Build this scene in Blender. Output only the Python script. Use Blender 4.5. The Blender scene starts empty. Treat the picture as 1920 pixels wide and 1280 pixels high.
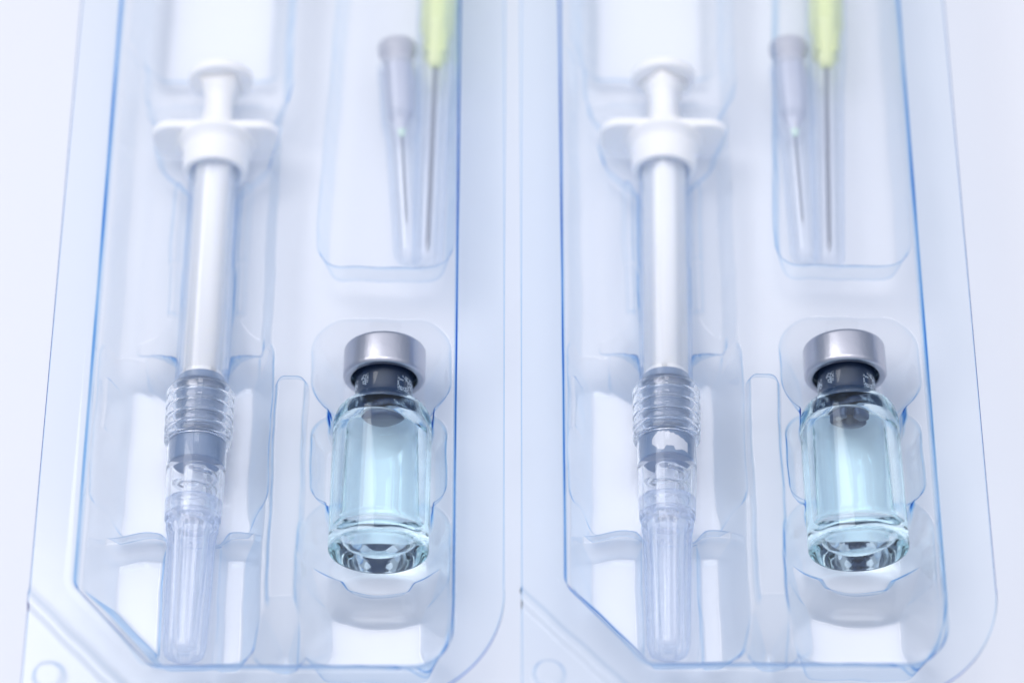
import bpy, bmesh, math
import numpy as np
from mathutils import Vector, Matrix

MM = 0.001
R = math.radians
sc = bpy.context.scene
col = sc.collection

# ------------------------------------------------------------------ camera
PITCH = 60.0
DIST = 477.75
FOCAL = 105.0
cam_d = bpy.data.cameras.new("camera")
cam = bpy.data.objects.new("camera", cam_d)
col.objects.link(cam)
cam.location = (0, -DIST * math.cos(R(PITCH)) * MM, DIST * math.sin(R(PITCH)) * MM)
cam.rotation_euler = (R(90 - PITCH), 0, 0)
cam_d.lens = FOCAL
cam_d.sensor_width = 36
cam_d.clip_start = 0.01
cam_d.clip_end = 50
cam_d.dof.use_dof = True
cam_d.dof.focus_distance = (DIST + 0.5 * -17 + 0.866 * 4) * MM
cam_d.dof.aperture_fstop = 7.2
sc.camera = cam

# ------------------------------------------------------------------ world: pale blue-white studio
w = bpy.data.worlds.new("World")
sc.world = w
w.use_nodes = True
nt = w.node_tree
bg = nt.nodes["Background"]
bg.inputs[1].default_value = 1.0
tc = nt.nodes.new("ShaderNodeTexCoord")
sep = nt.nodes.new("ShaderNodeSeparateXYZ")
ramp = nt.nodes.new("ShaderNodeValToRGB")
nt.links.new(tc.outputs["Generated"], sep.inputs[0])
nt.links.new(sep.outputs["Z"], ramp.inputs[0])
nt.links.new(ramp.outputs[0], bg.inputs[0])
cr_ = ramp.color_ramp
cr_.elements[0].position = 0.0
cr_.elements[0].color = (0.22, 0.27, 0.36, 1)          # the dim room at the horizon
cr_.elements[1].position = 1.0
cr_.elements[1].color = (1.00, 1.02, 1.13, 1)          # white ceiling overhead
e_ = cr_.elements.new(0.55)
e_.color = (0.38, 0.43, 0.54, 1)
e_ = cr_.elements.new(0.80)
e_.color = (0.88, 0.91, 1.04, 1)


def area(name, loc, target, sx, sy, watts, color):
    d = bpy.data.lights.new(name, "AREA")
    d.shape = "RECTANGLE"
    d.size, d.size_y = sx, sy
    d.energy = watts
    d.color = color
    o = bpy.data.objects.new(name, d)
    col.objects.link(o)
    o.location = loc
    o.rotation_euler = (Vector(target) - Vector(loc)).to_track_quat("-Z", "Y").to_euler()
    return o


area("softbox", (-0.68, 0.32, 1.15), (0, 0, 0), 0.8, 0.8, 5.6, (1.0, 0.96, 0.945))

area("overhead_softbox", (0.0, 0.05, 1.30), (0, 0, 0), 0.40, 0.40, 2.2, (1.0, 0.96, 0.945))

sc.view_settings.view_transform = "Standard"
sc.view_settings.look = "None"
sc.view_settings.exposure = 0.04
sc.view_settings.gamma = 1.0
sc.render.engine = "CYCLES"
sc.cycles.max_bounces = 48
sc.cycles.transmission_bounces = 36
sc.cycles.glossy_bounces = 16
sc.cycles.diffuse_bounces = 14
sc.cycles.transparent_max_bounces = 48
sc.cycles.caustics_refractive = True
sc.cycles.caustics_reflective = True
sc.cycles.blur_glossy = 0.0
sc.cycles.sample_clamp_indirect = 12.0
sc.cycles.use_denoising = True


# ------------------------------------------------------------------ materials
def new_mat(name):
    m = bpy.data.materials.new(name)
    m.use_nodes = True
    nt = m.node_tree
    nt.nodes.clear()
    out = nt.nodes.new("ShaderNodeOutputMaterial")
    return m, nt, out


def mat_glass(name, color, rough=0.0, ior=1.5, haze=0.0, haze_col=(0.9, 0.93, 1, 1), bump=0.0, bscale=900):
    m, nt, out = new_mat(name)
    g = nt.nodes.new("ShaderNodeBsdfGlass")
    g.inputs["Color"].default_value = (*color, 1)
    g.inputs["Roughness"].default_value = rough
    g.inputs["IOR"].default_value = ior
    last = g.outputs[0]
    if haze > 0:
        d = nt.nodes.new("ShaderNodeBsdfDiffuse")
        d.inputs[0].default_value = haze_col
        t = nt.nodes.new("ShaderNodeBsdfTranslucent")
        t.inputs[0].default_value = haze_col
        a = nt.nodes.new("ShaderNodeMixShader")
        a.inputs[0].default_value = 0.5
        nt.links.new(d.outputs[0], a.inputs[1])
        nt.links.new(t.outputs[0], a.inputs[2])
        b = nt.nodes.new("ShaderNodeMixShader")
        b.inputs[0].default_value = haze
        nt.links.new(last, b.inputs[1])
        nt.links.new(a.outputs[0], b.inputs[2])
        last = b.outputs[0]
    if bump > 0:
        tc = nt.nodes.new("ShaderNodeTexCoord")
        n = nt.nodes.new("ShaderNodeTexNoise")
        n.inputs["Scale"].default_value = bscale
        n.inputs["Detail"].default_value = 3
        bp = nt.nodes.new("ShaderNodeBump")
        bp.inputs["Strength"].default_value = bump
        bp.inputs["Distance"].default_value = 0.0002
        nt.links.new(tc.outputs["Object"], n.inputs["Vector"])
        nt.links.new(n.outputs["Fac"], bp.inputs["Height"])
        nt.links.new(bp.outputs[0], g.inputs["Normal"])
    nt.links.new(last, out.inputs[0])
    return m


def mat_solid(name, color, rough=0.4, metal=0.0, sss=0.0, aniso=0.0, bump=0.0, bscale=1500, stretch=None, var=0.0, trans=0.0, coat=0.0):
    m, nt, out = new_mat(name)
    p = nt.nodes.new("ShaderNodeBsdfPrincipled")
    p.inputs["Base Color"].default_value = (*color, 1)
    p.inputs["Roughness"].default_value = rough
    p.inputs["Metallic"].default_value = metal
    p.inputs["Transmission Weight"].default_value = trans
    p.inputs["Coat Weight"].default_value = coat
    if sss:
        p.inputs["Subsurface Weight"].default_value = sss
        p.inputs["Subsurface Radius"].default_value = (0.0012, 0.0013, 0.0016)
        p.inputs["Subsurface Scale"].default_value = 1.0
    if bump or var:
        tc = nt.nodes.new("ShaderNodeTexCoord")
        mp = nt.nodes.new("ShaderNodeMapping")
        if stretch:
            mp.inputs["Scale"].default_value = stretch
        n = nt.nodes.new("ShaderNodeTexNoise")
        n.inputs["Scale"].default_value = bscale
        n.inputs["Detail"].default_value = 4
        nt.links.new(tc.outputs["Object"], mp.inputs[0])
        nt.links.new(mp.outputs[0], n.inputs["Vector"])
        if bump:
            bp = nt.nodes.new("ShaderNodeBump")
            bp.inputs["Strength"].default_value = bump
            bp.inputs["Distance"].default_value = 0.0001
            nt.links.new(n.outputs["Fac"], bp.inputs["Height"])
            nt.links.new(bp.outputs[0], p.inputs["Normal"])
        if var:
            cr = nt.nodes.new("ShaderNodeMix")
            cr.data_type = "RGBA"
            cr.inputs[6].default_value = (*color, 1)
            cr.inputs[7].default_value = (*[min(1, c * (1 + var)) for c in color], 1)
            nt.links.new(n.outputs["Fac"], cr.inputs[0])
            nt.links.new(cr.outputs[2], p.inputs["Base Color"])
    nt.links.new(p.outputs[0], out.inputs[0])
    return m


def mat_film(name, absorb, refl=0.8, haze=0.02, sheet=False):
    """thin tinted film: transmission falls with the length of the path through it, which grows as the film turns edge-on"""
    m, nt, out = new_mat(name)
    L = nt.links.new

    def math_(op, a, b=None):
        n = nt.nodes.new("ShaderNodeMath")
        n.operation = op
        for i, v in enumerate((a, b)):
            if v is None:
                continue
            if isinstance(v, (int, float)):
                n.inputs[i].default_value = v
            else:
                L(v, n.inputs[i])
        return n.outputs[0]
    geo = nt.nodes.new("ShaderNodeNewGeometry")
    dot = nt.nodes.new("ShaderNodeVectorMath")
    dot.operation = "DOT_PRODUCT"
    L(geo.outputs["Normal"], dot.inputs[0])
    L(geo.outputs["Incoming"], dot.inputs[1])
    c = math_("MAXIMUM", math_("ABSOLUTE", dot.outputs["Value"]), 0.035)
    path = math_("POWER", math_("DIVIDE", 1.0, c), 1.4)
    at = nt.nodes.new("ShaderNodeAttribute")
    at.attribute_name = "light_loss"
    if sheet:
        an = nt.nodes.new("ShaderNodeAttribute")
        an.attribute_name = "gauge"
        at2 = an.outputs["Fac"]
    else:
        at2 = 1.0
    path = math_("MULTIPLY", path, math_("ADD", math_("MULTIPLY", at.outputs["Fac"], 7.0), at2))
    comb = nt.nodes.new("ShaderNodeCombineColor")
    for i, a in enumerate(absorb):
        L(math_("EXPONENT", math_("MULTIPLY", path, -a)), comb.inputs[i])
    tr = nt.nodes.new("ShaderNodeBsdfTransparent")
    L(comb.outputs[0], tr.inputs[0])
    gl = nt.nodes.new("ShaderNodeBsdfGlossy")
    gl.inputs["Roughness"].default_value = 0.10
    L(comb.outputs[0], gl.inputs[0])
    tcx = nt.nodes.new("ShaderNodeTexCoord")
    nz = nt.nodes.new("ShaderNodeTexNoise")
    nz.inputs["Scale"].default_value = 260.0
    nz.inputs["Detail"].default_value = 5.0
    L(tcx.outputs["Object"], nz.inputs["Vector"])
    bp = nt.nodes.new("ShaderNodeBump")
    bp.inputs["Strength"].default_value = 0.12
    bp.inputs["Distance"].default_value = 0.00008
    L(nz.outputs["Fac"], bp.inputs["Height"])
    L(bp.outputs[0], gl.inputs["Normal"])
    fr = nt.nodes.new("ShaderNodeFresnel")
    fr.inputs[0].default_value = 1.5
    # the film has two faces: R2 = 2R / (1 + R)
    r2 = math_("DIVIDE", math_("MULTIPLY", fr.outputs[0], 2.0), math_("ADD", fr.outputs[0], 1.0))
    mx = nt.nodes.new("ShaderNodeMixShader")
    L(math_("MULTIPLY", r2, refl), mx.inputs[0])
    L(tr.outputs[0], mx.inputs[1])
    L(gl.outputs[0], mx.inputs[2])
    d = nt.nodes.new("ShaderNodeBsdfDiffuse")
    d.inputs[0].default_value = (0.86, 0.90, 1, 1)
    mh = nt.nodes.new("ShaderNodeMixShader")
    mh.inputs[0].default_value = haze
    L(mx.outputs[0], mh.inputs[1])
    L(d.outputs[0], mh.inputs[2])
    L(mh.outputs[0], out.inputs[0])
    return m


M = {}
M["table"] = mat_solid("white_table_board", (0.80, 0.81, 0.84), 0.6, bump=0.15, bscale=600)
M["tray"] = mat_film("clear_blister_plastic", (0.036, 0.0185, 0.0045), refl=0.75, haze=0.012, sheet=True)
M["barrel"] = mat_film("clear_tube_plastic", (0.006, 0.0035, 0.001), refl=0.3, haze=0.03)
M["collar"] = mat_glass("clear_collar_plastic", (0.99, 0.995, 1.0), 0.0, 1.45, haze=0.02)
M["sheath"] = mat_film("milky_sheath_plastic", (0.006, 0.0035, 0.001), refl=0.3, haze=0.05)
M["white"] = mat_solid("white_plastic", (0.96, 0.965, 0.975), 0.6, sss=0.4, bump=0.05)
M["shield"] = mat_film("frosted_cap_plastic", (0.016, 0.010, 0.003), refl=0.7, haze=0.12)
M["lock"] = mat_glass("clear_lock_plastic", (0.99, 0.995, 1.0), 0.03, 1.45, haze=0.06)
M["rubber_grey"] = mat_solid("blue_grey_rubber", (0.15, 0.22, 0.34), 0.4, var=0.25, bscale=300)
M["rubber_dark"] = mat_solid("charcoal_rubber", (0.022, 0.040, 0.095), 0.38, bump=0.1, var=0.3, bscale=400)
def add_flecks(m):
    nt = m.node_tree
    L = nt.links.new
    p = [n for n in nt.nodes if n.type == "BSDF_PRINCIPLED"][0]
    src = p.inputs["Base Color"].links[0].from_socket
    tc = nt.nodes.new("ShaderNodeTexCoord")
    sp = nt.nodes.new("ShaderNodeSeparateXYZ")
    L(tc.outputs["Object"], sp.inputs[0])

    def mt(op, a, b):
        n = nt.nodes.new("ShaderNodeMath")
        n.operation = op
        for i, v in enumerate((a, b)):
            if isinstance(v, (int, float)):
                n.inputs[i].default_value = v
            else:
                L(v, n.inputs[i])
        return n.outputs[0]
    no = nt.nodes.new("ShaderNodeTexVoronoi")
    no.feature = "DISTANCE_TO_EDGE"
    no.inputs["Scale"].default_value = 1900
    L(tc.outputs["Object"], no.inputs["Vector"])
    n2 = nt.nodes.new("ShaderNodeTexNoise")
    n2.inputs["Scale"].default_value = 420
    L(tc.outputs["Object"], n2.inputs["Vector"])
    f = mt("LESS_THAN", no.outputs["Distance"], 0.13)
    f = mt("MULTIPLY", f, mt("GREATER_THAN", n2.outputs["Fac"], 0.46))
    f = mt("MULTIPLY", f, mt("GREATER_THAN", mt("ABSOLUTE", sp.outputs["X"], 0.0), 0.0021))
    f = mt("MULTIPLY", f, mt("LESS_THAN", sp.outputs["Y"], -0.0058))
    f = mt("MULTIPLY", f, mt("GREATER_THAN", sp.outputs["Y"], -0.0092))
    mx = nt.nodes.new("ShaderNodeMix")
    mx.data_type = "RGBA"
    L(f, mx.inputs[0])
    L(src, mx.inputs[6])
    mx.inputs[7].default_value = (0.6, 0.64, 0.72, 1)
    L(mx.outputs[2], p.inputs["Base Color"])


add_flecks(M["rubber_dark"])
M["alu"] = mat_solid("satin_aluminium", (0.55, 0.56, 0.62), 0.33, metal=1.0, bump=0.3, bscale=600, stretch=(1, 1, 6))
M["vial"] = mat_glass("aqua_tinted_glass", (0.945, 0.991, 1.0), 0.0, 1.50)
M["liquid"] = mat_glass("pale_aqua_liquid_surface", (0.995, 1.0, 1.0), 0.0, 1.33)
M["liquid_wall"] = mat_glass("liquid_against_glass", (0.992, 1.0, 1.0), 0.0, 1.33 / 1.5)
M["steel"] = mat_solid("needle_steel", (0.38, 0.40, 0.45), 0.3, metal=1.0)
M["yellow"] = mat_solid("yellow_hub_plastic", (0.88, 0.94, 0.50), 0.3, trans=0.15)
M["grey_hub"] = mat_solid("grey_hub_plastic", (0.62, 0.64, 0.71), 0.35, trans=0.2)
M["grey_lite"] = mat_solid("pale_grey_hub_plastic", (0.70, 0.73, 0.82), 0.35, trans=0.3)
M["green"] = mat_solid("green_glue", (0.62, 0.80, 0.70), 0.3)
M["paper"] = mat_solid("white_paper", (0.66, 0.68, 0.73), 0.8, bump=0.3)


# ------------------------------------------------------------------ helpers
def link(name, me, mat, parent=None, loc=(0, 0, 0), rot=(0, 0, 0)):
    o = bpy.data.objects.new(name, me)
    col.objects.link(o)
    if me is not None and mat is not None and not me.materials:
        me.materials.append(mat)
    o.location = loc
    o.rotation_euler = rot
    if parent:
        o.parent = parent
    return o


def thing(name, label, cat, group, loc=(0, 0, 0), rz=0.0, rx=0.0):
    o = bpy.data.objects.new(name, None)
    col.objects.link(o)
    o.empty_display_size = 0.005
    o.location = loc
    o.rotation_euler = (rx, 0, rz)
    o["label"] = label
    o["category"] = cat
    if group:
        o["group"] = group
    return o


def mesh(name, vs, fs, smooth=True):
    me = bpy.data.meshes.new(name)
    me.from_pydata([tuple(v) for v in vs], [], fs)
    me.update()
    if smooth:
        me.polygons.foreach_set("use_smooth", [True] * len(me.polygons))
    return me


def fix_normals(me):
    bm = bmesh.new()
    bm.from_mesh(me)
    bmesh.ops.recalc_face_normals(bm, faces=bm.faces)
    bm.to_mesh(me)
    bm.free()


def smooth_profile(pts, rad, closed, n=4):
    """round the corners of a polyline of (s, r) by rad mm"""
    out = []
    N = len(pts)
    for i in range(N):
        if not closed and i in (0, N - 1):
            out.append(pts[i])
            continue
        p = Vector(pts[i][:2])
        a = Vector(pts[i - 1][:2])
        b = Vector(pts[(i + 1) % N][:2])
        rr = pts[i][2] if len(pts[i]) > 2 else rad
        da, db = a - p, b - p
        la, lb = da.length, db.length
        t = min(rr, la * 0.45, lb * 0.45)
        if t < 1e-4:
            out.append(tuple(p))
            continue
        pa, pb = p + da / la * t, p + db / lb * t
        for k in range(n + 1):
            u = k / n
            q = pa * (1 - u) ** 2 + p * 2 * u * (1 - u) + pb * u * u
            out.append((q.x, q.y))
    return out


def lathe(name, pts, rad=0.2, closed=True, seg=96, n=4, mod=None):
    """profile of (s, r): s runs along +y, r is the radius. closed profile = ring body; open = ends on the axis"""
    pr = smooth_profile(pts, rad, closed, n)
    vs, fs = [], []
    L = len(pr)
    for j in range(seg):
        a = 2 * math.pi * j / seg
        for (s, r) in pr:
            if mod:
                r = mod(s, r, a)
            vs.append((r * math.sin(a) * MM, s * MM, r * math.cos(a) * MM))
    rng = L if closed else L - 1
    for j in range(seg):
        k = (j + 1) % seg
        for i in range(rng):
            i2 = (i + 1) % L
            fs.append((j * L + i, j * L + i2, k * L + i2, k * L + i))
    me = mesh(name, vs, fs)
    bm = bmesh.new()
    bm.from_mesh(me)
    bmesh.ops.remove_doubles(bm, verts=bm.verts, dist=1e-7)
    bmesh.ops.recalc_face_normals(bm, faces=bm.faces)
    # sharp where the angle is large
    for e in bm.edges:
        if len(e.link_faces) == 2 and e.calc_face_angle(0) > R(50):
            e.smooth = False
    bm.to_mesh(me)
    bm.free()
    return me


def prism_y(name, poly, y0, y1, bev=0.25):
    """polygon in (x,z) extruded along y with bevelled edges"""
    bm = bmesh.new()
    a = [bm.verts.new((p[0] * MM, y0 * MM, p[1] * MM)) for p in poly]
    f = bm.faces.new(a)
    r = bmesh.ops.extrude_face_region(bm, geom=[f])
    bmesh.ops.translate(bm, verts=[v for v in r["geom"] if isinstance(v, bmesh.types.BMVert)], vec=(0, (y1 - y0) * MM, 0))
    bmesh.ops.recalc_face_normals(bm, faces=bm.faces)
    if bev:
        es = [e for e in bm.edges if e.calc_face_angle(0) > R(40)]
        bmesh.ops.bevel(bm, geom=es, offset=bev * MM, segments=3, affect="EDGES", profile=0.5)
    me = bpy.data.meshes.new(name)
    bm.to_mesh(me)
    bm.free()
    me.polygons.foreach_set("use_smooth", [True] * len(me.polygons))
    bm = bmesh.new()
    bm.from_mesh(me)
    for e in bm.edges:
        if len(e.link_faces) == 2 and e.calc_face_angle(0) > R(35):
            e.smooth = False
    bm.to_mesh(me)
    bm.free()
    return me


def copy_tree(o, parent=None):
    c = o.copy()
    col.objects.link(c)
    if parent:
        c.parent = parent
    for ch in [x for x in bpy.data.objects if x.parent == o]:
        copy_tree(ch, c)
    return c


# ------------------------------------------------------------------ table
TABLE_Z = -14.4
me = mesh("table_top", [(-1.5, -1.2, TABLE_Z * MM), (1.5, -1.2, TABLE_Z * MM), (1.5, 1.8, TABLE_Z * MM), (-1.5, 1.8, TABLE_Z * MM)], [(0, 1, 2, 3)], False)
t = link("table_surface", me, M["table"])
t["kind"] = "structure"

# ------------------------------------------------------------------ blister tray (height field of a thermoformed sheet)
STEP = 0.13
THICK = 0.5
X0, X1, Y0, Y1 = -73.7, -1.1, -62.0, 90.0


def rbox(x, y, x0, x1, y0, y1, r):
    cx, cy, hx, hy = (x0 + x1) / 2, (y0 + y1) / 2, (x1 - x0) / 2, (y1 - y0) / 2
    qx, qy = np.abs(x - cx) - hx + r, np.abs(y - cy) - hy + r
    return np.minimum(np.maximum(qx, qy), 0) + np.hypot(np.maximum(qx, 0), np.maximum(qy, 0)) - r


def poly_sdf(x, y, pts, r=0.0):
    """signed distance to a polygon (any), then rounded by r (grown)"""
    n = len(pts)
    d = np.full(x.shape, 1e9)
    s = np.ones(x.shape)
    for i in range(n):
        ax, ay = pts[i]
        bx, by = pts[i - 1]
        ex, ey = bx - ax, by - ay
        wx, wy = x - ax, y - ay
        tt = np.clip((wx * ex + wy * ey) / (ex * ex + ey * ey), 0, 1)
        d = np.minimum(d, (wx - ex * tt) ** 2 + (wy - ey * tt) ** 2)
        c1 = y >= ay
        c2 = y < by
        c3 = ex * wy > ey * wx
        flip = (c1 & c2 & c3) | (~c1 & ~c2 & ~c3)
        s = np.where(flip, -s, s)
    return s * np.sqrt(d) - r


def cut(z, sd, top, floor, k=6.5):
    return np.minimum(z, np.maximum(floor, top + k * sd))


def pan(z, x, y, x0, x1, y0, y1, r, top, floor, kx, ky, ks=None, lip=0.0):
    """sink a pocket with rounded plan corners: wall slope kx on its sides, ky on its far end, ks on its near end"""
    cx, cy, hx, hy = (x0 + x1) / 2, (y0 + y1) / 2, (x1 - x0) / 2, (y1 - y0) / 2
    qx, qy = np.abs(x - cx) - hx + r, np.abs(y - cy) - hy + r
    sd = np.minimum(np.maximum(qx, qy), 0) + np.hypot(np.maximum(qx, 0), np.maximum(qy, 0)) - r
    wgt = np.clip((qx - qy) / 5.0 + 0.5, 0, 1)
    wgt = wgt * wgt * (3 - 2 * wgt)
    kyy = ky if ks is None else np.where(y > cy, ky, ks)
    return np.minimum(z, np.maximum(floor, top + (kyy * (1 - wgt) + kx * wgt) * np.where(sd > 0, sd * 3 + 0, sd) - lip * sst(0.0, -0.32, sd)))


def sst(a, b, v):
    t_ = np.clip((v - a) / (b - a), 0, 1)
    return t_ * t_ * (3 - 2 * t_)


def height(x, y):
    wx = 0.10 * np.sin(y * 0.31 + 0.7) + 0.03 * np.sin(y * 0.83 + x * 0.2) + 0.015 * np.sin(x * 1.7 + y * 1.3)
    wy = 0.10 * np.sin(x * 0.37 + 1.7) + 0.07 * np.sin(x * 0.9 - y * 0.23)
    xr, yr = x, y
    x, y = x + wx, y + wy
    z = np.zeros(x.shape)
    # outer recess
    rec = poly_sdf(xr, yr, [(-64.3, 100), (-64.3, -41.6), (-53.3, -53.4), (-15.9, -53.4), (-15.9, 100)], 2.6)
    rec = np.minimum(rec, rbox(xr, yr, -40, -8.95, -56.0, 110, 6.5))
    z = cut(z, rec, 0, -2.7, 22)
    # divider bar between syringe pocket and vial pocket
    bar = rbox(x, y, -37.9, -32.5, -46.4, -5.4, 1.9)
    z = np.where(rec < -1, np.maximum(z, np.minimum(-0.1, -5.0 * bar - 2.7)), z)
    # ---- syringe side: shelves either side of the barrel, sloping down from the rim
    ax = np.abs(x + 50.1)
    z = pan(z, x, y, -66.5, -38.0, -3.0, 62.0, 2.0, -1.2, -7.7, 2.3, 3.0)
    # wide finger pocket round the collar, gentle far wall, low near wall
    z = pan(z, x, y, -66.3, -38.2, -30.2, 4.2 + 0.10 * np.abs(x + 50.1) * (ax < 9), 5.5, -2.6, -14.1, 2.5, 1.15, 5.0, lip=1.1)
    # little bulges in its side walls
    bul = sst(-13.5, -12.5, y) * (1 - sst(-3.5, -2.5, y)) + 0.8 * sst(-27.0, -26.3, y) * (1 - sst(-19.5, -18.7, y))
    z = np.where((y < 2) & (y > -29) & (ax > 9.5), np.maximum(z, np.minimum(-5.5, -14.1 + 3.5 * (ax - 12.4)) * bul + -14.1 * (1 - bul)), z)
    # lower pocket and the ridge before it
    low = poly_sdf(x, y, [(-63.9, -27.0), (-63.9, -41.4), (-53.1, -53.0), (-40.8, -53.0), (-40.8, -27.0)], 2.6)
    low = np.maximum(low, rbox(x, y, -75, -38.2, -55.4, 0, 5.0))
    z = cut(z, low, -1.0, -14.1, 3.2)
    rdg = np.abs(y + 30.7 + 0.5 * np.cos((x + 50) * 0.45)) - 0.75
    dip = 3.2 * sst(5.6, 3.6, ax)
    z = np.where(low < 6, np.maximum(z, np.where(rec < -1.5, -9.0 - dip - 5.0 * np.maximum(rdg, 0), -99)), z)
    # support under the tip cap with a shallow trough
    tr = np.abs(x + 50.3)
    sup = np.where(tr < 4.3, -12.3 + 0.10 * tr * tr, -10.4 - 4.5 * (tr - 4.3))
    z = np.where((y < -31.0) & (y > -53.5), np.maximum(z, np.where(rec < -0.6, sup, -99)), z)
    y0_ = 3.4 + 7.5 * np.exp(-(ax - 4.6) / 2.3)
    z = np.where((z > -9) & (z < -6.6) & (y > 2.0) & (y < y0_) & (ax < 10.5), np.minimum(z, -7.7 - 0.65 * (y0_ - y)), z)
    # barrel channel with clamp notch, opening like a bell at the collar end
    hw = 4.45 + 0.35 * (1 / (1 + np.exp((y - 18.6) / 0.2))) + 0.9 * np.exp(-((y - 3.4) / 0.9) ** 2)
    bc = np.maximum(ax - hw, np.maximum(-2.5 - y, y - 50))
    z = cut(z, bc, -5.6, -11.75, 6.0)
    ridge = np.abs(ax - (4.45 + 1.15)) - 0.35
    z = np.where((y > 9) & (y < 34), np.maximum(z, -5.4 - 3.0 * np.maximum(ridge, 0) - 0.9 * (y < 18.6)), z)
    z = cut(z, bc, -5.6, -11.75, 6.0)
    # funnel for the finger flange
    fun = poly_sdf(x, y, [(-53.6, 32.6), (-59.5, 38.4), (-60.6, 43.0), (-59.0, 45.6), (-62.0, 48.6), (-62.6, 53.0), (-38.4, 53.0), (-38.8, 49.2), (-41.8, 45.6), (-39.8, 43.0), (-40.8, 38.4), (-46.6, 32.6)], 0.8)
    z = cut(z, fun, -4.6, -12.6, 4.2)
    # plunger bay
    z = pan(z, x, y, -64.3, -37.2, 48.6, 120, 4.5, -1.6, -10.6, 4.0, 2.0, lip=0.6)
    z = pan(z, x, y, -62.9, -39.3, 57.2, 120, 3.5, -9.9, -13.2, 1.1, 1.2, lip=0.3)
    # ---- needle pocket (its left wall leans outwards towards the top)
    xx = x - np.clip((y - 30) / 38.0, 0, 2) * 2.0 * np.clip((-12 - x) / 20, 0, 1)
    z = pan(z, xx, y, -32.0, -9.4, 15.8, 130, 4.4, -2.4, -9.7, 4.5, 4.5, 7.0)
    # ---- vial pocket
    vx = x + 20.9
    z = pan(z, x, y, -32.1, -9.8, -11.6, 5.6, 6.0, -2.6, -14.1, 2.4, 1.9, 3.0, lip=0.9)
    z = pan(z, x, y, -31.4, -10.6, -27.0, -12.6, 3.0, -5.0, -9.6, 3.0, 2.0, 2.0)
    z = pan(z, x, y, -32.8, -9.5, -46.0, -26.8, 6.5, -2.6, -14.1, 2.8, 3.0, 1.6, lip=0.8)
    # pocket below the vial, joined to the vial pocket by a low ridge
    z = pan(z, x, y, -32.9, -9.6, -54.9, -32.6, 5.0, -2.6, -14.1, 2.3, 1.0, 6.0, lip=0.8)
    yr_ = -39.6 - 0.7 * sst(5.8, 4.6, np.abs(vx)) + 0.033 * vx * vx
    rg = np.where(y > yr_, (y - yr_) * 2.2, (yr_ - y) * 1.35)
    crest = -8.0 - 1.2 * sst(5.8, 4.6, np.abs(vx))
    z = np.where((np.abs(vx) < 11.6) & (y < -30) & (y > -50), np.maximum(z, np.where(rec < -0.9, crest - rg, -99)), z)
    # small groove running out of the notch
    gr = np.maximum(np.abs(vx) - 4.2, np.abs(y + 40.6) - 1.6)
    z = z - 0.9 * sst(0.4, -0.8, gr)
    # cradle of the vial body
    rr = 8.35
    cyl = -6.15 - np.sqrt(np.maximum(rr * rr - (x + 20.85) ** 2, 0))
    cr = np.maximum(np.abs(x + 20.85) - (rr - 0.15), np.maximum(-34.5 - y, y + 9))
    z = np.where(cr < 0, np.minimum(z, np.maximum(cyl, -14.12)), z)
    z = cut(z, cr, -3.0, -6.5, 7.0)
    # well at the foot of the divider
    z = cut(z, poly_sdf(x, y, [(-36.5, -47.4), (-37.6, -53.0), (-33.0, -53.0), (-34.0, -47.4)], 1.2), -5.0, -13.4, 3.5)
    # ---- flange details
    u = (x + 74.0) * 0.7071 + (y + 43.7) * 0.7071      # 0 along the groove's upper line
    z = np.where(rec > 3, z + 0.75 / (1 + np.exp(u / 0.16)) - 0.75 / (1 + np.exp((u + 1.75) / 0.16)), z)
    dd = np.hypot(x + 69.4, y + 58.1)
    z = z + np.where(dd < 4, 1.3 * np.clip((2.45 - dd) / 0.4, 0, 1), 0)
    z = z + 0.04 * np.sin(x * 0.13 + 1.0) * np.sin(y * 0.09)
    # slightly raised border round the recess
    z = z + np.where(rec > 0, 0.05 * (1 - sst(1.0, 1.5, rec)), 0)
    return z, rec, u


def gauss1(a, sig, axis):
    n = int(3 * sig) + 1
    kx = np.exp(-0.5 * (np.arange(-n, n + 1) / sig) ** 2)
    kx /= kx.sum()
    pad = [(0, 0), (0, 0)]
    pad[axis] = (n, n)
    b = np.pad(a, pad, mode="edge")
    out = np.zeros_like(a)
    for i, wgt in enumerate(kx):
        sl = [slice(None), slice(None)]
        sl[axis] = slice(i, i + a.shape[axis])
        out += wgt * b[tuple(sl)]
    return out


def grid_mesh(name, V, N, quads, C=None):
    used = np.unique(quads)
    idx = np.full(len(V), -1, np.int64)
    idx[used] = np.arange(len(used))
    q = idx[quads].astype(np.int32)
    me = bpy.data.meshes.new(name)
    me.vertices.add(len(used))
    me.vertices.foreach_set("co", V[used].astype(np.float32).ravel())
    me.loops.add(q.size)
    me.loops.foreach_set("vertex_index", q.ravel())
    me.polygons.add(len(q))
    me.polygons.foreach_set("loop_start", np.arange(0, q.size, 4, dtype=np.int32))
    me.polygons.foreach_set("loop_total", np.full(len(q), 4, np.int32))
    me.update(calc_edges=True)
    me.polygons.foreach_set("use_smooth", np.ones(len(q), bool))
    me.normals_split_custom_set_from_vertices(N[used].astype(np.float32))
    if C is not None:
        at = me.attributes.new("light_loss", "FLOAT", "POINT")
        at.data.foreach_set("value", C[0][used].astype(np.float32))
        at = me.attributes.new("gauge", "FLOAT", "POINT")
        at.data.foreach_set("value", C[1][used].astype(np.float32))
    return me


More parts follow.
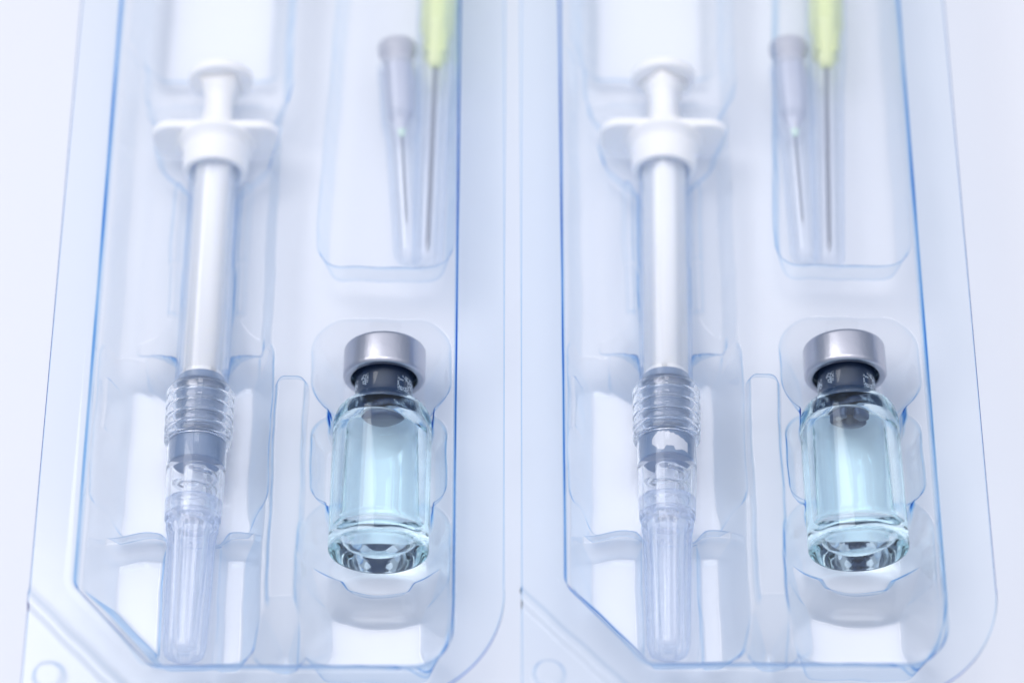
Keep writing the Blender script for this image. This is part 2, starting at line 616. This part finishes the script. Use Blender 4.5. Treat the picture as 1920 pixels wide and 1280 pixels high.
def build_tray():
    xs = np.arange(X0, X1 + 1e-6, STEP)
    ys = np.arange(Y0, Y1 + 1e-6, STEP)
    gx, gy = np.meshgrid(xs, ys)
    z, rec, u = height(gx, gy)
    sig = 0.14 / STEP
    z = gauss1(gauss1(z, sig, 0), sig, 1)
    # tint painted along tight bends and cut edges for light lost by internal reflection
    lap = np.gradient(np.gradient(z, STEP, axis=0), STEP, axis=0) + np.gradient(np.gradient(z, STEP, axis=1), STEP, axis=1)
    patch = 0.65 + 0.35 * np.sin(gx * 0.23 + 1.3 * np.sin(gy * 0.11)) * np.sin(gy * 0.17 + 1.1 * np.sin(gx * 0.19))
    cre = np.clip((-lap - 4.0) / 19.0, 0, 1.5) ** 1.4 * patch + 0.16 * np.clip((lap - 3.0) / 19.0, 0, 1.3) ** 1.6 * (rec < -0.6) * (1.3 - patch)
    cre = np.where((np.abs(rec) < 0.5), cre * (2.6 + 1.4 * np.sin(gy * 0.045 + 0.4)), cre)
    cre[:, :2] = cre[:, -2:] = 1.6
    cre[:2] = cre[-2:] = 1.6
    # rounded outer corners: squeeze the columns of the flange
    X = gx.copy()
    Z = z.copy()
    for j, yv in enumerate(ys):
        if yv < -44.0:
            xr = X1 - (18.0 - math.sqrt(max(18.0 ** 2 - (yv + 44.0) ** 2, 0.0)))
        else:
            xr = X1
        xl = X0
        if yv < -59.0:
            xl = X0 + (3.0 - math.sqrt(max(9.0 - (yv + 59.0) ** 2, 0.0)))
        if xr != X1 or xl != X0:
            tt = (xs - X0) / (xs[-1] - X0)
            row = xl + (xr - xl) * tt
            X[j] = row
            Z[j] = np.interp(row, xs, z[j])
    P = np.stack([X, gy, Z], -1) * MM
    tx = np.gradient(P, axis=1)
    ty = np.gradient(P, axis=0)
    nrm = np.cross(tx, ty)
    nrm /= np.linalg.norm(nrm, axis=-1, keepdims=True)
    Q = P - nrm * THICK * MM
    H, W = X.shape
    V = np.concatenate([P.reshape(-1, 3), Q.reshape(-1, 3)])
    N = np.concatenate([nrm.reshape(-1, 3), -nrm.reshape(-1, 3)])
    gau = 1.5 - 1.1 * sst(0.2, -0.8, rec)      # the drawn pockets are thinner than the flange
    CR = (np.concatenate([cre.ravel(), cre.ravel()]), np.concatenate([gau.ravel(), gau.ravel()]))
    a = (np.arange(H - 1)[:, None] * W + np.arange(W - 1)[None, :])
    topq = np.stack([a, a + 1, a + W + 1, a + W], -1).reshape(-1, 4)
    botq = topq[:, ::-1] + H * W
    cx = X[:-1, :-1].ravel() + STEP / 2
    cy = gy[:-1, :-1].ravel() + STEP / 2
    rc = rec[:-1, :-1].ravel()
    uu = (cx + 74.0) * 0.7071 + (cy + 43.7) * 0.7071
    inside = rc < 0.5
    part = np.zeros(len(cx), int)                       # 0 flange
    part[(~inside) & (uu < 0.4) & (cy < -40)] = 1       # corner tab
    part[inside & (cx < -38.2)] = 2                     # syringe pocket
    part[inside & (cx >= -38.2) & (cy >= 11.0)] = 3     # needle pocket
    part[inside & (cx >= -38.2) & (cy < 11.0)] = 4      # vial pocket
    part[inside & (cx >= -38.2) & (cx < -32.6) & (cy < -5.6)] = 5   # divider
    names = ["flange", "corner_tab", "syringe_pocket", "needle_pocket", "vial_pocket", "divider_bar"]
    root = thing("blister_tray", "clear plastic blister tray on the left, its syringe without any scrap of paper",
                 "tray", "clear blister trays side by side")
    for pi, nm in enumerate(names):
        msk = part == pi
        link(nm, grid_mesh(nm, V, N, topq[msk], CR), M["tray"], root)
    # cut edge of the sheet
    ring = [(0, i) for i in range(W)] + [(j, W - 1) for j in range(1, H)] + [(H - 1, i) for i in range(W - 2, -1, -1)] + [(j, 0) for j in range(H - 2, 0, -1)]
    ring = np.array(ring)
    pt = P[ring[:, 0], ring[:, 1]]
    pb = Q[ring[:, 0], ring[:, 1]]
    d = np.roll(pt, -1, 0) - np.roll(pt, 1, 0)
    on = np.stack([d[:, 1], -d[:, 0], 0 * d[:, 0]], -1)
    on /= np.linalg.norm(on, axis=1, keepdims=True)
    n = len(ring)
    i = np.arange(n)
    qd = np.stack([i, i + n, (i + 1) % n + n, (i + 1) % n], -1)
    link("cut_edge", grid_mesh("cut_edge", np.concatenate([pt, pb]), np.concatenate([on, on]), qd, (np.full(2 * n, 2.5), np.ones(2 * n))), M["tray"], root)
    return root


tray = build_tray()
tray2 = copy_tree(tray)
tray2.location = (75.1 * MM, 0.35 * MM, 0)
tray2["label"] = "clear plastic blister tray on the right, its syringe holding the scrap of white paper"

# ------------------------------------------------------------------ vials
def wob(amp):
    return lambda s, r, a: r if r < 4.9 or r > 6.0 or s > -12 else r + amp * (math.sin(s * 1.15 + 2 * math.sin(a * 2)) * 0.5 + math.sin(a * 3 + s * 0.5) * 0.35 + math.sin(s * 2.6 + a * 5) * 0.3)


def make_vial(label, loc, rz, legs):
    root = thing("glass_vial", label, "vial", "glass vials in the trays", loc, rz)
    # s measured towards +y, 0 at the cap's outer end
    LEVEL = 0.9 * MM
    outer = lathe("glass_body", [(-0.6, 3.6), (-0.6, 6.0), (-3.9, 6.0), (-4.4, 4.65, 0.5), (-9.2, 4.65, 0.9), (-11.0, 7.1, 1.5), (-13.0, 7.9, 1.4), (-35.9, 7.9, 1.0), (-36.3, 7.2, 0.4),
                                 (-36.25, 5.8, 0.6), (-35.9, 3.5, 1.5), (-35.8, 0.001)], 0.3, closed=False, seg=160, n=7)
    neck = lathe("neck", [(-0.6, 3.6), (-11.0, 3.6)], 0.0, closed=False, seg=160)
    cavp = [(-11.0, 3.6), (-11.25, 3.62, 0.2), (-14.2, 5.8, 1.6), (-32.0, 5.8, 1.9), (-33.0, 4.0, 1.8), (-33.1, 0.001)]
    cav = lathe("cavity", cavp, 0.3, closed=False, seg=160, n=7, mod=wob(0.10))
    # wall of the cavity above the liquid belongs to the glass, below it to the liquid
    bm = bmesh.new()
    bm.from_mesh(cav)
    bmesh.ops.bisect_plane(bm, geom=bm.verts[:] + bm.edges[:] + bm.faces[:], plane_co=(0, 0, LEVEL), plane_no=(0, 0, 1), clear_inner=True)
    for f in bm.faces:
        c = f.calc_center_median()
        if f.normal.dot(Vector((c.x, 0, c.z))) > 0 if abs(f.normal.y) < 0.7 else f.normal.y < 0 and c.y < -0.029:
            f.normal_flip()
    bm.to_mesh(cav)
    bm.free()
    bm = bmesh.new()
    bm.from_mesh(neck)
    for f in bm.faces:
        c = f.calc_center_median()
        if f.normal.dot(Vector((c.x, 0, c.z))) > 0:
            f.normal_flip()
    bm.to_mesh(neck)
    bm.free()
    bm = bmesh.new()
    bm.from_mesh(outer)
    # outward check of the outer shell
    for f in bm.faces:
        c = f.calc_center_median()
        rad = math.hypot(c.x, c.z)
        if rad > 7.8 * MM:
            if f.normal.dot(Vector((c.x, 0, c.z))) < 0:
                bmesh.ops.reverse_faces(bm, faces=bm.faces[:])
            break
    bm.from_mesh(neck)
    bm.from_mesh(cav)
    bm.to_mesh(outer)
    bm.free()
    outer.polygons.foreach_set("use_smooth", [True] * len(outer.polygons))
    b = link("glass_body", outer, M["vial"], root)
    lm = lathe("liquid", [(-11.0, 0.001)] + cavp, 0.3, closed=False, seg=160, n=7, mod=wob(0.10))
    bm = bmesh.new()
    bm.from_mesh(lm)
    cutr = bmesh.ops.bisect_plane(bm, geom=bm.verts[:] + bm.edges[:] + bm.faces[:], plane_co=(0, 0, LEVEL), plane_no=(0.0, 0.0, 1), clear_outer=True)
    es = [e for e in cutr["geom_cut"] if isinstance(e, bmesh.types.BMEdge)]
    bmesh.ops.edgeloop_fill(bm, edges=es)
    bmesh.ops.recalc_face_normals(bm, faces=bm.faces)
    for f in bm.faces:
        if f.normal.z > 0.99 and abs(f.calc_center_median().z - LEVEL) < 1e-6:
            f.material_index = 1
            f.smooth = False
            for e in f.edges:
                e.smooth = False
    bm.to_mesh(lm)
    bm.free()
    lm.materials.append(M["liquid_wall"])
    lm.materials.append(M["liquid"])
    link("liquid", lm, None, root)
    st = lathe("stopper", [(0.0, 0.001), (0.0, 5.6), (-0.62, 5.6), (-0.62, 3.615), (-12.3, 3.615, 0.6), (-13.2, 3.0, 0.5), (-13.2, 0.001)] if not legs else
               [(0.0, 0.001), (0.0, 5.6), (-0.62, 5.6), (-0.62, 3.615), (-11.2, 3.615, 0.3), (-11.6, 3.2, 0.3), (-11.6, 0.001)], 0.2, closed=False, seg=72)
    s = link("rubber_stopper", st, M["rubber_dark"], root)
    if legs:
        for k, (a0, a1) in enumerate(((0.25, 1.35), (-1.35, -0.25), (1.9, 4.4))):
            poly = []
            for i in range(9):
                a = a0 + (a1 - a0) * i / 8
                poly.append((3.3 * math.sin(a), 3.3 * math.cos(a)))
            for i in range(9):
                a = a1 + (a0 - a1) * i / 8
                poly.append((1.5 * math.sin(a), 1.5 * math.cos(a)))
            link("stopper_leg", prism_y("stopper_leg", poly, -13.9, -11.4, 0.4), M["rubber_dark"], s)
    cap = lathe("crimp_cap", [(0.35, 2.6), (0.35, 6.62, 0.7), (-4.8, 6.66, 0.45), (-5.3, 6.35, 0.3), (-5.3, 5.35, 0.3), (-4.8, 5.25, 0.2), (-4.5, 6.2, 0.2), (0.02, 6.2, 0.1), (0.02, 2.6)], 0.15,
                closed=True, seg=128, n=5)
    link("crimp_cap", cap, M["alu"], root)
    return root


make_vial("clear glass vial with one-piece round stopper plug, in the left tray", (-20.55 * MM, 1.6 * MM, -6.15 * MM), R(-0.5), False)
make_vial("clear glass vial whose stopper plug is split into legs, in the right tray", (53.75 * MM, 2.0 * MM, -6.15 * MM), R(0.6), True)


# ------------------------------------------------------------------ syringes
def flute(s, r, a):
    if s > -29.4 or s < -50.4 or r < 2.9:
        return r
    f = min(1, (-29.4 - s) / 1.2, (s + 50.4) / 0.8)
    return r + 0.14 * f * math.cos(a * 18)


def helix(s, r, a):
    if -26.8 < s < -20.2 and r > 4.0:
        return r + 0.16 * math.sin(s * 2.6 + a)
    return r


def make_syringe(label, loc, rz, roll, scrap):
    root = thing("syringe", label, "syringe", "syringes in the trays", loc, rz)
    # white parts
    plate = []
    hx, hz, r = 10.75, 4.9, 3.4
    for cx, cz, a0 in ((hx - r, hz - r, 0), (-(hx - r), hz - r, 90), (-(hx - r), -(hz - r), 180), (hx - r, -(hz - r), 270)):
        for i in range(9):
            a = R(a0 + 90 * i / 8)
            plate.append((cx + r * math.cos(a), cz + r * math.sin(a)))
    ff = link("finger_flange", prism_y("finger_flange", plate, 42.8, 44.4, 0.4), M["white"], root)
    slv = lathe("sleeve", [(44.7, 4.3), (44.7, 5.35, 0.5), (42.9, 5.4, 0.1), (42.7, 7.0, 0.5), (41.2, 5.6, 0.8), (36.6, 5.35, 0.4), (36.6, 4.3, 0.2)], 0.2, closed=True, seg=96)
    link("sleeve", slv, M["white"], ff)
    # plunger rod: a cross of two blades, flaring at the thumb rest
    def blade(name):
        zz = [(-3.2, 2.65), (46.0, 2.6), (48.0, 2.15), (51.0, 2.1), (53.3, 2.6), (55.2, 3.2)]
        vs, fs = [], []
        for s, h in zz:
            for sx, sy in ((-1, -1), (1, -1), (1, 1), (-1, 1)):
                vs.append((sx * h * MM, s * MM, sy * h * MM))
        for i in range(len(zz) - 1):
            a = i * 4
            for k in range(4):
                fs.append((a + k, a + (k + 1) % 4, a + 4 + (k + 1) % 4, a + 4 + k))
        e = (len(zz) - 1) * 4
        fs += [(3, 2, 1, 0), (e, e + 1, e + 2, e + 3)]
        me = mesh(name, vs, fs, False)
        bm = bmesh.new()
        bm.from_mesh(me)
        bmesh.ops.recalc_face_normals(bm, faces=bm.faces)
        bmesh.ops.bevel(bm, geom=list(bm.edges), offset=0.22 * MM, segments=3, affect="EDGES")
        bm.to_mesh(me)
        bm.free()
        me.polygons.foreach_set("use_smooth", [True] * len(me.polygons))
        return me
    bmj = bmesh.new()
    b1 = blade("blade")
    bmj.from_mesh(b1)
    disc = lathe("d", [(-3.0, 0.001), (-3.0, 3.4), (-2.2, 3.4), (-2.2, 0.001)], 0.15, closed=False, seg=48)
    bmj.from_mesh(disc)
    rme = bpy.data.meshes.new("plunger_rod")
    bmj.to_mesh(rme)
    bmj.free()
    rod = link("plunger_rod", rme, M["white"], root, rot=(0, roll, 0))
    th = lathe("thumb_rest", [(54.9, 0.001), (54.9, 5.5, 0.35), (56.6, 5.5, 0.6), (56.6, 4.4, 0.4), (56.2, 3.6, 0.4), (56.2, 0.001)], 0.3, closed=False, seg=80)
    link("thumb_rest", th, M["white"], rod)
    # rubber plunger with ribs
    pts = [(-3.05, 0.001), (-3.05, 3.3)]
    s = -3.05
    for a, b in ((-5.0, -6.0), (-7.9, -8.7), (-10.4, -11.2)):
        pts += [(s, 3.82), (a, 3.82), (a - 0.1, 3.0), (b, 3.0)]
        s = b - 0.1
    pts += [(s, 3.82), (-13.1, 3.82), (-13.3, 3.3), (-13.3, 0.001)]
    link("plunger_stopper", lathe("plunger_stopper", pts, 0.15, closed=False, seg=72, n=2), M["rubber_grey"], rod)
    # barrel
    br = lathe("barrel", [(43.0, 3.85), (43.0, 4.28), (-13.7, 4.28), (-13.7, 3.85)], 0.15, closed=True, seg=96)
    link("barrel", br, M["barrel"], root)
    # ribbed clear collar
    pc = [(-4.6, 4.4), (-4.8, 4.9), (-5.6, 5.3)]
    s = -5.8
    for k in range(4):
        pc += [(s, 5.45), (s - 1.1, 5.45), (s - 1.25, 5.25), (s - 1.75, 5.25)]
        s -= 1.95
    pc += [(s, 5.45), (-14.6, 5.35), (-14.9, 4.95), (-14.9, 4.4)]
    link("collar", lathe("collar", pc, 0.12, closed=True, seg=96, n=3), M["collar"], root)
    # front plug
    link("front_stopper", lathe("front_stopper", [(-14.3, 0.001), (-14.3, 4.2), (-18.8, 4.2), (-18.8, 0.001)], 0.2, closed=False, seg=72), M["rubber_grey"], root)
    # luer lock body
    lk = lathe("luer_lock", [(-14.2, 4.28), (-14.2, 4.7, 0.2), (-19.2, 4.75), (-28.6, 4.45, 0.3), (-29.4, 3.9, 0.3), (-29.4, 1.2), (-19.4, 1.2), (-19.4, 1.9), (-27.5, 1.7), (-27.5, 3.6), (-20.0, 3.7), (-19.2, 4.28)],
               0.12, closed=True, seg=96, n=3, mod=helix)
    lo = link("luer_lock", lk, M["lock"], root)
    vs, fs = [], []
    nt_ = 150
    for i in range(nt_ + 1):
        a = i / nt_ * math.pi * 2 * 2.6
        s = -20.6 - i / nt_ * 6.0
        for (dr, ds) in ((0, 0.45), (0.75, 0.12), (0.75, -0.12), (0, -0.45)):
            rr = 2.75 + dr
            vs.append((rr * math.sin(a) * MM, (s + ds) * MM, rr * math.cos(a) * MM))
    for i in range(nt_):
        for k in range(4):
            fs.append((i * 4 + k, i * 4 + (k + 1) % 4, i * 4 + 4 + (k + 1) % 4, i * 4 + 4 + k))
    fs += [(0, 1, 2, 3), (nt_ * 4, nt_ * 4 + 1, nt_ * 4 + 2, nt_ * 4 + 3)]
    tm = mesh("thread", vs, fs)
    fix_normals(tm)
    link("thread", tm, M["lock"], lo)
    # tip shield
    sh = lathe("tip_cap", [(-25.2, 3.2), (-25.2, 4.25, 0.3), (-30.0, 4.1, 0.4), (-31.2, 3.75, 0.4), (-50.2, 3.25, 0.4), (-51.6, 2.9, 0.6), (-51.9, 2.2, 0.4), (-51.5, 0.001),
                           (-50.2, 0.001), (-50.2, 1.7, 0.4), (-30.4, 2.9, 0.3), (-29.6, 3.3)], 0.2, closed=True, seg=180, n=3, mod=flute)
    link("tip_cap", sh, M["shield"], root)
    if scrap:
        vs, fs = [], []
        prof = []
        for i in range(25):
            t_ = i / 24
            a_ = -0.60 + 1.38 * t_
            up_ = -14.95 - 1.75 * t_ ** 2.2 - 0.9 * (1 - t_) ** 9 + 0.10 * math.sin(i * 1.9) + 0.06 * math.sin(i * 4.1)
            lo_ = -18.25 + (0.55 if 8 < i < 15 else 0.12 * math.sin(i * 0.7)) + 0.07 * math.sin(i * 2.7)
            if i < 4:
                up_, lo_ = up_ - 0.35 * (4 - i) * 0.4, lo_ + 0.5 * (4 - i) * 0.5
            prof.append((a_, up_, min(lo_, up_ - 0.15)))
        rr = 4.25
        for a, s0, s1 in prof:
            vs += [(rr * math.sin(a) * MM, s0 * MM, rr * math.cos(a) * MM), (rr * math.sin(a) * MM, s1 * MM, rr * math.cos(a) * MM)]
        for i in range(len(prof) - 1):
            fs.append((2 * i, 2 * i + 1, 2 * i + 3, 2 * i + 2))
        link("paper_scrap", mesh("paper_scrap", vs, fs, True), M["paper"], root)
    return root


make_syringe("clear syringe with white plunger and smooth grey front plug, in the left tray", (-50.1 * MM, 0, -7.15 * MM), R(-0.25), R(-6), False)
make_syringe("clear syringe with white plunger and white scrap inside its front end, in the right tray", (24.95 * MM, 0.4 * MM, -7.15 * MM), R(-1.0), R(38), True)


# ------------------------------------------------------------------ needles in clear sheaths
def make_grey(label, loc, rz):
    root = thing("grey_needle", label, "needle", "grey hubbed needles", loc, rz)
    h = link("hub", lathe("hub", [(62.2, 0.001), (62.2, 3.3, 0.3), (60.6, 3.3, 0.3), (59.0, 2.7), (57.2, 2.7), (57.2, 0.001)], 0.2, closed=False), M["grey_hub"], root)
    link("hub_body", lathe("hub_body", [(57.1, 0.001), (57.1, 3.0, 0.3), (55.0, 2.9), (48.0, 2.3, 0.6), (46.4, 1.2), (44.6, 0.7), (44.6, 0.001)], 0.2, closed=False), M["grey_lite"], h)
    link("glue_bead", lathe("glue_bead", [(44.8, 0.001), (44.8, 0.75), (43.4, 0.5), (43.2, 0.001)], 0.15, closed=False, seg=24), M["green"], h)
    link("cannula", lathe("cannula", [(44.0, 0.001), (44.0, 0.22), (27.0, 0.22), (25.6, 0.001)], 0.01, closed=False, seg=20), M["steel"], root)
    link("sheath", lathe("sheath", [(57.6, 3.15), (57.6, 3.55), (45.5, 3.3), (43.0, 2.8), (20.0, 2.45, 0.4), (18.6, 1.7, 0.4), (18.6, 0.001), (19.2, 0.001), (19.2, 1.2), (20.3, 1.8), (43.0, 2.25), (45.8, 2.95)], 0.15, closed=True), M["sheath"], root)
    return root


def make_yellow(label, loc, rz):
    root = thing("yellow_needle", label, "needle", "yellow hubbed needles", loc, rz)
    h = link("hub", lathe("hub", [(84.0, 0.001), (84.0, 3.3), (82.5, 3.3), (82.5, 2.9), (66.0, 3.0), (63.5, 2.2, 0.5), (58.2, 1.35), (57.4, 0.8), (57.4, 0.001)], 0.25, closed=False), M["yellow"], root)
    for k in range(4):
        f = prism_y("fin", [(0.35, 0.9), (0.35, 2.7), (-0.35, 2.7), (-0.35, 0.9)], 60.0, 66.5, 0.1)
        link("fin", f, M["yellow"], h, rot=(0, R(45 + 90 * k), 0))
    link("cannula", lathe("cannula", [(58.0, 0.001), (58.0, 0.42), (22.0, 0.42), (19.8, 0.001)], 0.01, closed=False, seg=24), M["steel"], root)
    link("sheath", lathe("sheath", [(80.0, 3.2), (80.0, 3.6), (60.0, 3.45), (52.0, 2.9), (19.0, 2.6, 0.5), (17.5, 2.1, 0.5), (17.5, 0.001), (18.1, 0.001), (18.1, 1.6), (19.3, 2.25), (52.0, 2.5), (60.2, 3.1)], 0.15, closed=True), M["sheath"], root)
    return root


def axis_obj(fn, label, xa, ya, xb, yb, z):
    # axis passes through (xa,ya) and (xb,yb); object origin at y = 0
    ang = math.atan2(-(xa - xb), (ya - yb))
    x0 = xb + math.tan(ang) * yb
    return fn(label, (x0 * MM, 0, z * MM), ang)


axis_obj(make_grey, "sheathed needle with grey hub in the left tray, beside the yellow hub", -19.7, 61, -17.4, 25, -5.9)
axis_obj(make_yellow, "long sheathed needle with yellow hub in the left tray, right of the grey hub", -12.9, 66, -14.0, 19, -5.9)
axis_obj(make_grey, "sheathed needle with grey hub in the right tray, beside the yellow hub", 47.5, 61, 48.3, 25, -5.9)
axis_obj(make_yellow, "long sheathed needle with yellow hub in the right tray, right of the grey hub", 54.2, 66, 52.3, 19, -5.9)
